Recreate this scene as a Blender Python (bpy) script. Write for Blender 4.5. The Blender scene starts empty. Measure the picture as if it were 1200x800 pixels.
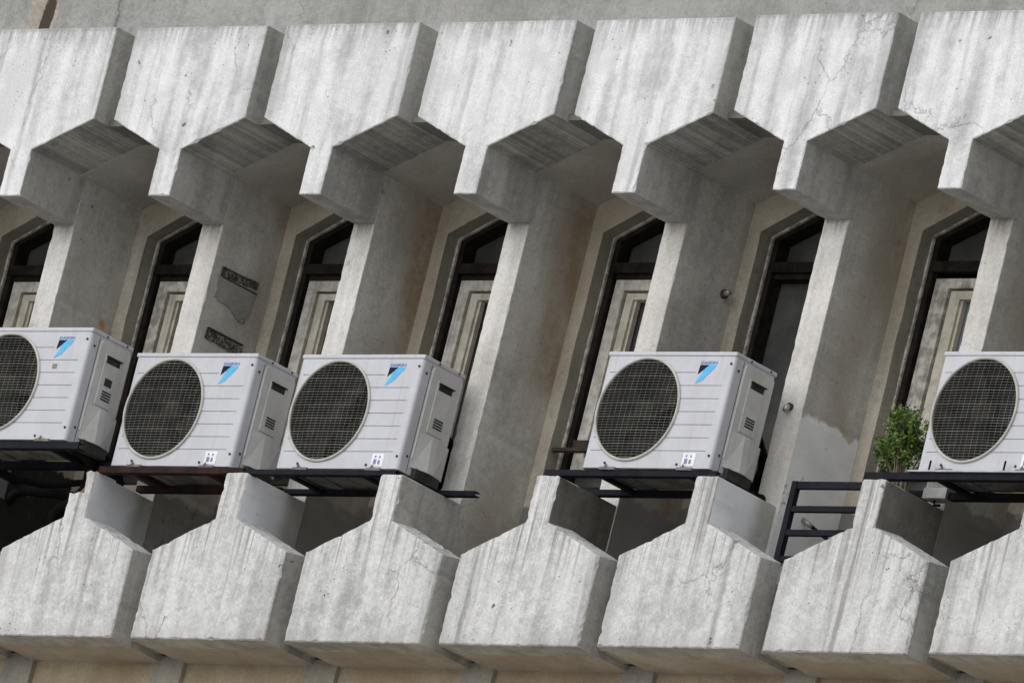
import bpy, bmesh, math, random
from mathutils import Vector, Matrix

random.seed(7)
scene = bpy.context.scene
COL = scene.collection

# ------------------------------------------------------------------ dimensions (metres)
P = 0.9677                      # pitch of the facade modules
WU = 0.4217                     # half width of the hexagonal panels
SL, SR = -0.0754, 0.0621        # stem / fin edges
Z1, Z2, Z3 = -0.4531, -0.6036, -0.8320
Z4, Z5, Z6, Z7 = -2.1842, -2.4044, -2.5585, -2.9817
DK = 0.385                      # set-back of the fins
DW = 0.785                      # rear wall
K0, K1 = -2, 9
OFF_U = {0: (-.0078, .0072), 1: (-.0013, .0005), 3: (.0002, -.0031), 4: (.0022, -.0057), 5: (.0005, .0031), 6: (.0063, .001)}
OFF_L = {1: (.007, 0), 2: (.0068, 0), 3: (.0086, -.0013), 4: (-.0051, 0), 5: (-.0144, .0045), 6: (.0003, -.0034), 7: (-.0012, .0008)}
AC_W, AC_H, AC_D = .765, .547, .277

# ------------------------------------------------------------------ node helpers
class NT:
    def __init__(self, name):
        self.m = bpy.data.materials.new(name)
        self.m.use_nodes = True
        self.t = self.m.node_tree
        self.n = self.t.nodes
        self.bsdf = self.n['Principled BSDF']
        self.pos = self.n.new('ShaderNodeNewGeometry').outputs['Position']

    def link(self, a, b):
        if isinstance(a, (int, float)):
            b.default_value = a
        elif isinstance(a, tuple):
            b.default_value = a if len(a) != 3 or len(b.default_value) == 3 else (*a, 1)
        else:
            self.t.links.new(a, b)

    def math(self, op, a, b=0.0, c=None, clamp=False):
        x = self.n.new('ShaderNodeMath'); x.operation = op; x.use_clamp = clamp
        self.link(a, x.inputs[0]); self.link(b, x.inputs[1])
        if c is not None: self.link(c, x.inputs[2])
        return x.outputs[0]

    def vmul(self, v, s, off=(0, 0, 0)):
        x = self.n.new('ShaderNodeVectorMath'); x.operation = 'MULTIPLY_ADD'
        self.link(v, x.inputs[0]); x.inputs[1].default_value = s; x.inputs[2].default_value = off
        return x.outputs[0]

    def vadd(self, a, b):
        x = self.n.new('ShaderNodeVectorMath'); x.operation = 'ADD'
        self.link(a, x.inputs[0]); self.link(b, x.inputs[1])
        return x.outputs[0]

    def noise(self, v, scale, detail=4, rough=.55, out='Fac', dist=0.0):
        x = self.n.new('ShaderNodeTexNoise')
        self.link(v, x.inputs['Vector'])
        x.inputs['Scale'].default_value = scale; x.inputs['Detail'].default_value = detail
        x.inputs['Roughness'].default_value = rough; x.inputs['Distortion'].default_value = dist
        return x.outputs[out]

    def voro(self, v, scale, feature='F1'):
        x = self.n.new('ShaderNodeTexVoronoi'); x.feature = feature
        self.link(v, x.inputs['Vector']); x.inputs['Scale'].default_value = scale
        return x.outputs['Distance']

    def ramp(self, f, a, b, lo=0.0, hi=1.0):
        x = self.n.new('ShaderNodeMapRange'); x.clamp = True; x.interpolation_type = 'SMOOTHSTEP'
        self.link(f, x.inputs['Value'])
        for k, v in (('From Min', a), ('From Max', b), ('To Min', lo), ('To Max', hi)):
            x.inputs[k].default_value = v
        return x.outputs['Result']

    def mix(self, f, a, b, mode='MIX'):
        x = self.n.new('ShaderNodeMix'); x.data_type = 'RGBA'; x.blend_type = mode
        self.link(f, x.inputs[0])
        self.link(a if not isinstance(a, tuple) else (*a, 1), x.inputs[6])
        self.link(b if not isinstance(b, tuple) else (*b, 1), x.inputs[7])
        return x.outputs[2]

    def xyz(self, v=None):
        x = self.n.new('ShaderNodeSeparateXYZ'); self.link(v or self.pos, x.inputs[0])
        return x.outputs

    def bump(self, h, strength, distance=.01, normal=None):
        x = self.n.new('ShaderNodeBump')
        x.inputs['Strength'].default_value = strength; x.inputs['Distance'].default_value = distance
        self.link(h, x.inputs['Height'])
        if normal is not None: self.t.links.new(normal, x.inputs['Normal'])
        return x.outputs[0]

    def finish(self, col, rough=.9, normal=None, metal=0.0, spec=.3):
        self.link(col if not isinstance(col, tuple) else (*col, 1), self.bsdf.inputs['Base Color'])
        self.link(rough, self.bsdf.inputs['Roughness'])
        self.bsdf.inputs['Metallic'].default_value = metal
        self.bsdf.inputs['Specular IOR Level'].default_value = spec
        if normal is not None: self.t.links.new(normal, self.bsdf.inputs['Normal'])
        return self.m


def concrete(name, light, dark, streak=.5, patch=.35, mottle=.3, pits=1.0, cracks=1.0, grime=None, warm=0.0,
             warmcol=(.20, .13, .07), planks=False, bump=.5, drips=None, paint_or_shade=None, peel=False, spot=False, edgefade=None, lo=.38, hi=.60, runs=0.0, edges=None):
    t = NT(name)
    p = t.pos
    jit = t.noise(p, 3.0, 3, .6, 'Color')
    pw = t.vadd(p, t.vmul(jit, (.05, .05, .05)))
    # water streaks run straight down; the first set is broad, the second thin
    s1 = t.noise(t.vmul(pw, (10, 10, .75)), 1.0, 4, .5)
    s2 = t.noise(t.vmul(pw, (34, 34, 1.3), (3, 1, 7)), 1.0, 4, .6)
    pa = t.noise(pw, 2.3, 6, .62)
    mo = t.noise(p, 24, 9, .78)
    fi = t.noise(p, 95, 4, .7)
    tot = streak + patch + mottle
    v = t.math('ADD', t.math('MULTIPLY', t.math('ADD', t.math('MULTIPLY', s1, .84), t.math('MULTIPLY', s2, .16)), streak / tot),
               t.math('ADD', t.math('MULTIPLY', pa, patch / tot), t.math('MULTIPLY', mo, mottle / tot)))
    f = t.ramp(v, lo, hi)
    col = t.mix(f, dark, light)
    # fine grain
    g = t.ramp(fi, .3, .7, .86, 1.08)
    col = t.mul(col, g)
    x, y, z = t.xyz()
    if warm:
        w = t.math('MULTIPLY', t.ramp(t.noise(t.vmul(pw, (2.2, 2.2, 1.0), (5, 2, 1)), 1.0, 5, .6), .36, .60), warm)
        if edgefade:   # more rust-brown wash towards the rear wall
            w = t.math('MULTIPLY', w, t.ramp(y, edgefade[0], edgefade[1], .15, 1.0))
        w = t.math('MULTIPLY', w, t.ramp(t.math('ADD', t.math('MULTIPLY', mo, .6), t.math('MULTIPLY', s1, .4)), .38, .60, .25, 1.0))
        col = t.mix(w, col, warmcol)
    if edges:          # grime gathering along the arrises of each cast panel
        u = t.math('ABSOLUTE', t.math('SUBTRACT', t.math('FRACT', t.math('ADD', t.math('DIVIDE', x, P), 100.5)), .5))
        em = t.math('MULTIPLY', t.ramp(u, (WU - .10) / P, (WU - .004) / P), t.ramp(s1, .40, .62))
        em = t.math('ADD', em, t.math('MULTIPLY', t.ramp(pa, .50, .66), .55), clamp=True)
        if len(edges) > 1:
            em = t.math('ADD', em, t.math('MULTIPLY', t.ramp(z, edges[1] + .09, edges[1], 0, 1), t.ramp(mo, .42, .62)), clamp=True)
        col = t.mix(t.math('MULTIPLY', em, edges[0]), col, (.24, .24, .232))
    if grime:          # dark run-off from an upper edge (z_top, length, strength)
        zt, ln, st = grime
        gm = t.ramp(z, zt - ln, zt, 0, 1)
        gm = t.math('MULTIPLY', gm, t.ramp(s2, .38, .62))
        gm = t.math('ADD', gm, t.math('MULTIPLY', t.ramp(z, zt - ln * .22, zt, 0, 1), t.ramp(mo, .35, .6)), clamp=True)
        col = t.mix(t.math('MULTIPLY', gm, st), col, (.10, .10, .095))
    if runs:           # a few long dark runs of dirty water
        rn = t.math('MULTIPLY', t.ramp(t.noise(t.vmul(pw, (13, 13, .22), (7, 5, 3)), 1.0, 3, .5), .57, .70), t.ramp(pa, .35, .6, .3, 1))
        col = t.mix(t.math('MULTIPLY', rn, runs), col, (.15, .145, .13))
    if drips:          # short dark/white runs below a sloping shoulder
        zt, ln, st = drips
        dm = t.math('MULTIPLY', t.ramp(z, zt - ln, zt, 0, 1), t.ramp(t.noise(t.vmul(p, (48, 48, .8)), 1.0, 3, .55), .50, .64))
        col = t.mix(t.math('MULTIPLY', dm, st), col, (.16, .15, .13))
        wm = t.math('MULTIPLY', t.ramp(z, zt - ln * .7, zt, 0, 1), t.ramp(t.noise(t.vmul(p, (60, 60, .9), (2, 9, 4)), 1.0, 3, .55), .56, .68))
        col = t.mix(t.math('MULTIPLY', wm, st), col, (.80, .80, .78))
    h = t.math('ADD', t.math('MULTIPLY', mo, .55), t.math('MULTIPLY', fi, .35))
    h = t.math('ADD', h, t.math('MULTIPLY', s2, .25))
    if planks:         # board-marked shuttering: lines run with the depth of the facade
        pl = t.noise(t.vmul(p, (26, .35, 26)), 1.0, 2, .5)
        bl = t.noise(t.vmul(p, (90, .5, 90), (1, 3, 2)), 1.0, 2, .5)
        col = t.mul(col, t.ramp(pl, .35, .65, .80, 1.1))
        col = t.mul(col, t.ramp(bl, .35, .65, .8, 1.1))
        h = t.math('ADD', h, t.math('MULTIPLY', pl, 1.2))
    if pits:
        pv = t.math('MULTIPLY', t.ramp(t.voro(p, 34), .07, .14, 1, 0), t.ramp(t.noise(p, 4.5, 3), .52, .66))
        pv = t.math('MULTIPLY', pv, pits)
        col = t.mix(t.math('MULTIPLY', pv, .75), col, (.06, .055, .05))
        h = t.math('SUBTRACT', h, t.math('MULTIPLY', pv, .9))
        pv2 = t.math('MULTIPLY', t.ramp(t.voro(t.vadd(p, t.vmul(t.noise(p, 30, 2, .5, 'Color'), (.05, .05, .05))), 7), .05, .10, 1, 0), t.ramp(t.noise(p, 1.7, 2), .5, .6))
        col = t.mix(t.math('MULTIPLY', pv2, .55 * pits), col, (.09, .085, .08))
        h = t.math('SUBTRACT', h, t.math('MULTIPLY', pv2, 1.3))
    if cracks:
        cw = t.vadd(t.vmul(p, (1.6, 1.6, 1.0)), t.vmul(t.noise(p, 5, 5, .7, 'Color'), (.28, .28, .28)))
        cv = t.math('MULTIPLY', t.ramp(t.voro(cw, 1.5, 'DISTANCE_TO_EDGE'), .0015, .006, 1, 0), t.ramp(t.noise(p, 1.1, 2, .5), .54, .60))
        cv = t.math('MULTIPLY', cv, cracks)
        col = t.mix(t.math('MULTIPLY', cv, .30), col, (.07, .065, .06))
        h = t.math('SUBTRACT', h, t.math('MULTIPLY', cv, 1.0))
    if paint_or_shade:          # whitewash coat or painted-in shade, up to a ragged line (z limit, y limit or None)
        zl, yl, pc = paint_or_shade
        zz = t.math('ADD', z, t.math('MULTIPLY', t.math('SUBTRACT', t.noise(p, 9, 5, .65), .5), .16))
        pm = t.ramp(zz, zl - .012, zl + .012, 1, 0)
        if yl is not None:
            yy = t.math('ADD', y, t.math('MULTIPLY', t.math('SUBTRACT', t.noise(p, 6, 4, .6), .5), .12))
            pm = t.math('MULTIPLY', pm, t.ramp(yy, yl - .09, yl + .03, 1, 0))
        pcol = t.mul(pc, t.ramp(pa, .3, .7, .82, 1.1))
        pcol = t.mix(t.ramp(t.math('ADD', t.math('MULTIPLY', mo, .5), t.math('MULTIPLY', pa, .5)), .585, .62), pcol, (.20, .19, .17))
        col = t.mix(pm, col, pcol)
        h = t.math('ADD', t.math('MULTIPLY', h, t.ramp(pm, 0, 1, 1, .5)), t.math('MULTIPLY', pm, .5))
    if peel:           # an old peeled joint running down the upper wall
        xx = t.math('ADD', x, t.math('MULTIPLY', t.math('SUBTRACT', t.noise(t.vmul(p, (1, 1, .6)), 11, 5, .7), .5), .11))
        a = t.math('MULTIPLY', t.ramp(xx, -.345, -.335), t.ramp(xx, -.165, -.16, 1, 0))
        col = t.mix(a, col, t.mul((.36, .33, .28), t.ramp(mo, .3, .7, .7, 1.2)))
        b = t.math('MULTIPLY', t.ramp(xx, -.245, -.24), t.ramp(xx, -.185, -.18, 1, 0))
        col = t.mix(b, col, (.06, .045, .035))
        h = t.math('SUBTRACT', h, t.math('MULTIPLY', b, 1.6))
        c = t.math('MULTIPLY', t.ramp(t.math('ABSOLUTE', t.math('SUBTRACT', xx, .24)), .002, .006, 1, 0), 1.0)
        col = t.mix(t.math('MULTIPLY', c, .6), col, (.1, .09, .08))
    if spot:           # one small soft orange spot
        d = t.n.new('ShaderNodeVectorMath'); d.operation = 'DISTANCE'
        t.link(p, d.inputs[0]); d.inputs[1].default_value = (.062, .717, -1.2)
        col = t.mix(t.math('MULTIPLY', t.ramp(d.outputs['Value'], .008, .035, 1, 0), .85), col, (.50, .22, .05))
    nrm = t.bump(h, bump, .006)
    return t.finish(col, .92, nrm, 0, .22)


def _mul(self, col, fac):
    x = self.n.new('ShaderNodeVectorMath'); x.operation = 'MULTIPLY'
    self.link(col, x.inputs[0])
    if isinstance(fac, (int, float)): x.inputs[1].default_value = (fac,) * 3
    else:
        self.t.links.new(fac, x.inputs[1])
    return x.outputs[0]
NT.mul = _mul


def simple(name, c1, c2, scale=20, rough=.5, metal=0.0, spec=.4, bump=.0, streak=0.0, dirt=None, c3=None, lo=.38, hi=.62):
    t = NT(name)
    n = t.noise(t.pos, scale, 6, .65)
    col = t.mix(t.ramp(n, lo, hi), c1, c2)
    if streak:
        s = t.noise(t.vmul(t.pos, (45, 45, 1.6)), 1.0, 4, .6)
        col = t.mix(t.math('MULTIPLY', t.ramp(s, .5, .72), streak), col, dirt or (.2, .19, .17))
    if c3:
        s = t.noise(t.pos, scale * 2.7, 5, .7)
        col = t.mix(t.ramp(s, .55, .63), col, c3)
    nr = t.bump(t.noise(t.pos, scale * 6, 4, .7), bump, .003) if bump else None
    return t.finish(col, rough, nr, metal, spec)


M = {}
M['panel'] = concrete('whitewashed_concrete', (.81, .815, .835), (.43, .43, .435), .46, .42, .26, 1.5, 1.0, grime=(.01, .15, .5), bump=.7, lo=.375, hi=.575, runs=.34, edges=(.5,))
M['parapet'] = concrete('parapet_concrete', (.71, .71, .712), (.37, .37, .365), .34, .36, .40, 1.6, .7, drips=(Z5, .42, .6), bump=1.0, lo=.375, hi=.575, runs=.6, edges=(.5, Z7))
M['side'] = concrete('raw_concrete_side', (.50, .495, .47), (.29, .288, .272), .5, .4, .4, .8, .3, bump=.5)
M['plank'] = concrete('board_marked_concrete', (.47, .46, .43), (.27, .265, .245), .1, .5, .4, .2, 0, planks=True, bump=.5)
M['ceil'] = concrete('plastered_soffit', (.53, .515, .475), (.39, .375, .34), .15, .6, .25, .2, 0, warm=.3, warmcol=(.22, .17, .12), bump=.25)
M['fin_front'] = concrete('fin_front_concrete', (.74, .735, .715), (.46, .44, .41), .45, .4, .25, .8, .7, grime=(Z3 + .01, .12, .55), warm=.18, warmcol=(.36, .27, .2), bump=.45)
M['fin_shaded'] = concrete('fin_side_shaded_foot', (.60, .59, .555), (.35, .342, .315), .3, .5, .45, 1.3, .6, lo=.37, hi=.6, warm=1.0, warmcol=(.30, .228, .155), bump=.4, edgefade=(.38, .76), paint_or_shade=(-2.13, None, (.30, .295, .28)))  # fin foot darkened in colour as the shade below a unit
M['fin_front_black_shade'] = concrete('fin_front_painted_shade', (.74, .735, .715), (.46, .44, .41), .45, .4, .25, .8, .7, grime=(Z3 + .01, .12, .55), bump=.45, paint_or_shade=(-1.96, None, (.03, .03, .03)))  # fin front coloured near-black low down for the unlit left bays
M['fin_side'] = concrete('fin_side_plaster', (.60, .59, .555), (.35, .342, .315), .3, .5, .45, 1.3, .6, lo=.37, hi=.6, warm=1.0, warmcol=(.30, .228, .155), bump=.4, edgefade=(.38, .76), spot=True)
M['fin_black_shade'] = concrete('fin_side_painted_shade', (.60, .59, .555), (.35, .342, .315), .3, .5, .45, 1.3, .6, lo=.37, hi=.6, warm=1.0, warmcol=(.30, .228, .155), bump=.4, edgefade=(.38, .76), spot=True, paint_or_shade=(-1.93, None, (.035, .034, .034)))  # near-black foot puts the left recess's shade into the fin colour
M['stem_dark'] = concrete('stem_side_painted_shade', (.24, .235, .21), (.13, .125, .11), .3, .6, .3, .6, .3, bump=.4)  # darker copy of the stem side, recess shade put into the colour
M['stem_black'] = concrete('stem_side_black_shade', (.05, .05, .05), (.03, .03, .03), .3, .6, .3, .2, 0, bump=.4)  # left stem side coloured near-black to stand for the unlit recess
M['fin_painted'] = concrete('fin_side_part_painted', (.60, .59, .555), (.35, .342, .315), .3, .5, .45, 1.3, .6, lo=.37, hi=.6, warm=.9, warmcol=(.31, .245, .175), bump=.4, edgefade=(.4, .75), paint_or_shade=(-1.745, None, (.74, .75, .765)))
M['stem_painted'] = concrete('stem_side_whitewashed', (.50, .50, .48), (.32, .32, .305), .3, .5, .3, .6, .3, bump=.4, paint_or_shade=(-1.5, .30, (.80, .815, .85)))
M['stem_fade'] = concrete('stem_side_part_whitewashed', (.50, .50, .48), (.32, .32, .305), .3, .5, .3, .6, .3, bump=.4, paint_or_shade=(-1.5, .10, (.76, .78, .81)))
M['rear'] = concrete('rear_wall_plaster', (.60, .56, .485), (.37, .335, .275), .35, .5, .35, .7, .5, warm=.45, warmcol=(.33, .24, .15), bump=.5, paint_or_shade=(-2.06, None, (.20, .192, .175)))  # shade below the windows is painted in as a darker lower wall
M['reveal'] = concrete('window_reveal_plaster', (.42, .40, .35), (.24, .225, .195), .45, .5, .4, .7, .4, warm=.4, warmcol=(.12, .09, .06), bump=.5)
M['upper'] = concrete('upper_wall_render', (.38, .385, .37), (.24, .245, .235), .4, .45, .5, 1.0, .9, warm=.12, warmcol=(.25, .2, .15), bump=.6, peel=True)
M['lower'] = concrete('lower_wall_render', (.54, .47, .35), (.36, .30, .22), .25, .5, .4, .8, .4, warm=.5, warmcol=(.30, .2, .11), bump=.5)
M['pier'] = concrete('pier_concrete', (.40, .375, .33), (.26, .245, .215), .4, .4, .4, .8, .3, bump=.5)
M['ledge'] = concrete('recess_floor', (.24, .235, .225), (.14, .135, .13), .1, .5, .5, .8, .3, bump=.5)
M['soffit_low'] = concrete('lower_soffit_concrete', (.52, .485, .42), (.34, .31, .26), .2, .5, .4, .6, .4, warm=.5, warmcol=(.36, .26, .16), bump=.4)
M['patch'] = concrete('patch_plaster', (.36, .355, .33), (.23, .228, .21), .3, .6, .4, .6, .3, bump=.4)
M['brick'] = simple('broken_brick', (.36, .22, .13), (.22, .13, .08), 60, .95, bump=.6)
M['bead'] = simple('flaking_bead_paint', (.66, .63, .56), (.30, .28, .24), 26, .8, bump=.4)
M['frame_dark'] = simple('dark_window_frame', (.011, .010, .009), (.026, .021, .017), 18, .8, spec=.15, bump=.2)
M['sash'] = simple('weathered_sash_paint', (.68, .66, .61), (.45, .43, .385), 17, .7, bump=.35, streak=.5, dirt=(.15, .12, .09))
M['sash_dirty'] = simple('peeling_sash_paint', (.66, .64, .59), (.33, .31, .275), 20, .8, bump=.5, streak=.55, dirt=(.10, .085, .07))
M['sash_inner'] = simple('inner_sash_paint', (.66, .62, .53), (.50, .465, .39), 14, .65, bump=.2, streak=.3, dirt=(.18, .15, .11))
M['pane'] = simple('dark_glass', (.065, .068, .068), (.11, .11, .105), 3, .12, spec=.5)
M['pane_reflection'] = simple('pale_pane_reflection', (.22, .25, .28), (.18, .20, .23), 6, .6)
M['rust'] = simple('rusty_wood', (.07, .048, .038), (.03, .022, .02), 14, .8, bump=.4)
M['ac_body'] = simple('painted_sheet_metal', (.515, .523, .565), (.475, .482, .52), 7, .42, spec=.4, streak=.3, dirt=(.36, .35, .33))
M['ac_side'] = simple('painted_side_cover', (.54, .54, .535), (.48, .48, .475), 8, .5, spec=.4, streak=.22, dirt=(.25, .24, .22))
M['ac_ring'] = simple('cream_plastic_ring', (.50, .495, .465), (.40, .395, .37), 12, .5)
M['ac_wire'] = simple('grille_wire', (.36, .355, .33), (.24, .235, .22), 16, .5)
M['ac_dark'] = simple('fan_housing_dark', (.018, .018, .016), (.03, .029, .026), 9, .9, spec=.1)
M['ac_fan'] = simple('fan_blade_plastic', (.016, .016, .0145), (.024, .0235, .021), 10, .9, spec=.05)
M['ac_slot'] = simple('dark_slot', (.02, .02, .02), (.04, .04, .038), 20, .8)
M['ac_pan'] = simple('grimy_base_pan', (.20, .195, .18), (.09, .085, .08), 11, .7, bump=.2)
M['cyan'] = simple('cyan_ink', (.09, .46, .80), (.12, .52, .86), 10, .6, spec=.15)
M['ink'] = simple('black_ink', (.008, .014, .03), (.012, .018, .035), 10, .7, spec=.1)
M['blue'] = simple('blue_ink', (.13, .24, .58), (.16, .28, .62), 10, .7, spec=.1)
M['sticker'] = simple('white_sticker', (.80, .81, .86), (.72, .73, .80), 30, .4)
M['sticker_ink'] = simple('sticker_ink', (.16, .18, .32), (.22, .24, .36), 30, .5)
M['brown_label'] = simple('brown_label', (.28, .22, .17), (.18, .15, .13), 90, .5)
M['black_steel'] = simple('black_painted_steel', (.005, .0055, .009), (.010, .011, .017), 12, .7, spec=.14)
M['red_steel'] = simple('red_oxide_steel', (.042, .019, .016), (.014, .011, .010), 6, .8, spec=.15, bump=.3)
M['galv'] = simple('galvanised_steel', (.42, .43, .44), (.30, .31, .32), 14, .45, metal=.4)
M['rubber'] = simple('black_rubber', (.007, .007, .007), (.013, .0125, .012), 15, .9, spec=.08)
M['pipe_wrap'] = simple('grey_pipe_wrap', (.30, .33, .38), (.22, .25, .30), 20, .7)
M['strip_metal'] = simple('corroded_strip', (.19, .185, .16), (.035, .033, .03), 70, .85, bump=.5, lo=.44, hi=.54)
M['tape'] = simple('dark_mastic', (.03, .028, .025), (.06, .055, .05), 40, .9, bump=.3)
M['cap'] = simple('dull_metal_cap', (.42, .40, .37), (.28, .26, .24), 30, .4, metal=.5)
M['box'] = simple('grey_plastic_box', (.42, .42, .41), (.33, .33, .32), 10, .6)
M['twig'] = simple('shrub_bark', (.20, .17, .12), (.12, .10, .07), 30, .9)
M['ground'] = simple('paved_ground', (.38, .365, .34), (.31, .30, .275), .3, .9)

def leaf_mat():
    t = NT('shrub_leaf')
    oi = t.noise(t.pos, 33, 3, .6)
    col = t.mix(t.ramp(oi, .36, .62), (.016, .05, .011), (.17, .27, .045))
    yl = t.noise(t.pos, 71, 2, .5)
    col = t.mix(t.ramp(yl, .62, .70), col, (.26, .23, .06))
    m = t.finish(col, .5, None, 0, .35)
    return m
M['leaf'] = leaf_mat()

# ------------------------------------------------------------------ mesh helpers
class MB:
    def __init__(self):
        self.v, self.f, self.mi = [], [], []

    def vert(self, *c):
        self.v.append(Vector(c[0]) if len(c) == 1 else Vector(c)); return len(self.v) - 1

    def face(self, idx, mi=0):
        self.f.append(tuple(idx)); self.mi.append(mi)

    def box(self, x0, x1, y0, y1, z0, z1, mi=0, mis=None):
        b = len(self.v)
        for c in ((x0, y0, z0), (x1, y0, z0), (x1, y1, z0), (x0, y1, z0), (x0, y0, z1), (x1, y0, z1), (x1, y1, z1), (x0, y1, z1)):
            self.v.append(Vector(c))
        names = ('bottom', 'top', 'front', 'right', 'back', 'left')
        for nm, q in zip(names, ((0, 3, 2, 1), (4, 5, 6, 7), (0, 1, 5, 4), (1, 2, 6, 5), (2, 3, 7, 6), (3, 0, 4, 7))):
            self.face([b + i for i in q], (mis or {}).get(nm, mi))

    def obox(self, c, half, rot, mi=0):
        b = len(self.v)
        for sx, sy, sz in ((-1, -1, -1), (1, -1, -1), (1, 1, -1), (-1, 1, -1), (-1, -1, 1), (1, -1, 1), (1, 1, 1), (-1, 1, 1)):
            self.v.append(Vector(c) + rot @ Vector((sx * half[0], sy * half[1], sz * half[2])))
        for q in ((0, 3, 2, 1), (4, 5, 6, 7), (0, 1, 5, 4), (1, 2, 6, 5), (2, 3, 7, 6), (3, 0, 4, 7)):
            self.face([b + i for i in q], mi)

    def tube(self, pts, r, n=8, mi=0, cap=True):
        pts = [Vector(q) for q in pts]
        rr = r if isinstance(r, (list, tuple)) else [r] * len(pts)
        rings = []
        for i, q in enumerate(pts):
            d = (pts[min(i + 1, len(pts) - 1)] - pts[max(i - 1, 0)]).normalized()
            up = Vector((0, 0, 1)) if abs(d.z) < .9 else Vector((0, 1, 0))
            a = d.cross(up).normalized(); b = d.cross(a).normalized()
            rings.append([self.vert(q + rr[i] * (math.cos(2 * math.pi * k / n) * a + math.sin(2 * math.pi * k / n) * b)) for k in range(n)])
        for i in range(len(rings) - 1):
            for k in range(n):
                self.face((rings[i][k], rings[i][(k + 1) % n], rings[i + 1][(k + 1) % n], rings[i + 1][k]), mi)
        if cap:
            self.face(rings[0][::-1], mi); self.face(rings[-1], mi)

    def prism_xz(self, poly, y0, y1, mi=0, side=None, chamfer=0.0, lift=None):
        """poly: (x, z) counter-clockwise seen from the front (-Y); side(i) -> material of edge i"""
        n = len(poly)
        ctr = [Vector((a, b)) for a, b in poly]
        ins = []
        for i in range(n):
            a, b, c = ctr[i - 1], ctr[i], ctr[(i + 1) % n]
            e1 = (b - a).normalized(); e2 = (c - b).normalized()
            n1 = Vector((-e1.y, e1.x)); n2 = Vector((-e2.y, e2.x))
            m = (n1 + n2)
            m = m.normalized() if m.length > 1e-6 else n1
            ins.append(b + m * chamfer / max(.5, m.dot(n1)))
        if chamfer:
            wr = random.Random(int(abs(poly[0][0]) * 1000) + n)
            wear = [1.0] * n
            for i in range(n):
                wear[i] = wr.uniform(.6, 1.3)
                if wr.random() < .04: wear[i] = wr.uniform(1.6, 2.9)
            ins = [c + (q - c) * w_ for c, q, w_ in zip(ctr, ins, wear)]
            fr = [self.vert(q.x, y0, q.y) for q in ins]
            md = [self.vert(q.x, y0 + chamfer * w_, q.y) for q, w_ in zip(ctr, wear)]
        else:
            fr = [self.vert(q.x, y0, q.y) for q in ctr]; md = fr
        bk = [self.vert(q.x, y1, q.y + (lift(q) if lift else 0)) for q in ctr]
        self.face(fr, mi); self.face(bk[::-1], mi)
        for i in range(n):
            j = (i + 1) % n
            sm = side(i) if side else mi
            if chamfer: self.face((fr[j], fr[i], md[i], md[j]), mi)
            self.face((md[j], md[i], bk[i], bk[j]), sm)

    def build(self, name, mats, parent=None, smooth=False, loc=None):
        me = bpy.data.meshes.new(name)
        me.from_pydata([tuple(q) for q in self.v], [], self.f)
        for m in (mats if isinstance(mats, (list, tuple)) else [mats]):
            me.materials.append(M[m])
        for pl, mi in zip(me.polygons, self.mi):
            pl.material_index = mi; pl.use_smooth = smooth
        bm = bmesh.new(); bm.from_mesh(me)
        bmesh.ops.recalc_face_normals(bm, faces=bm.faces); bm.to_mesh(me); bm.free()
        me.update()
        o = bpy.data.objects.new(name, me); COL.objects.link(o)
        if parent: o.parent = parent
        if loc: o.location = loc
        return o


def tag(o, label=None, cat=None, group=None, kind=None):
    for k, v in (('label', label), ('category', cat), ('group', group), ('kind', kind)):
        if v: o[k] = v
    return o


def empty(name, loc, label, cat, group=None):
    o = bpy.data.objects.new(name, None); COL.objects.link(o)
    o.location = loc; o.empty_display_size = .1
    return tag(o, label, cat, group)


def roughen(poly, tags, step=.022, amp=.0007, chip=.003, chance=.02, rnd=None):
    """resample a polygon outline and wear it; returns outline and the tag of each edge"""
    rnd = rnd or random
    out, tg = [], []
    n = len(poly)
    for i in range(n):
        a, b = Vector(poly[i]), Vector(poly[(i + 1) % n])
        L = (b - a).length; m = max(1, int(L / step))
        e = (b - a).normalized(); nr = Vector((-e.y, e.x))
        for k in range(m):
            q = a + (b - a) * k / m
            if k:
                d = rnd.gauss(0, amp)
                if rnd.random() < chance: d = rnd.uniform(.3, 1) * chip
                q = q + nr * d
            else:
                q = q + nr * 0.0
            out.append((q.x, q.y)); tg.append(tags[i])
    return out, tg


# ------------------------------------------------------------------ the building
BLD = empty('concrete_building', (0, 0, -19.4), 'weathered grey concrete building facade with hexagonal panels, deep fins and narrow pointed windows', 'building')
BLD_OFF = Vector((0, 0, 19.4))

def bpart(mb, name, mats, parent=None, label=None, smooth=False):
    par = parent or BLD
    o = mb.build(name, mats, par, smooth)
    if par is BLD: o.location = BLD_OFF
    if label: o['label'] = label
    return o

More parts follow.
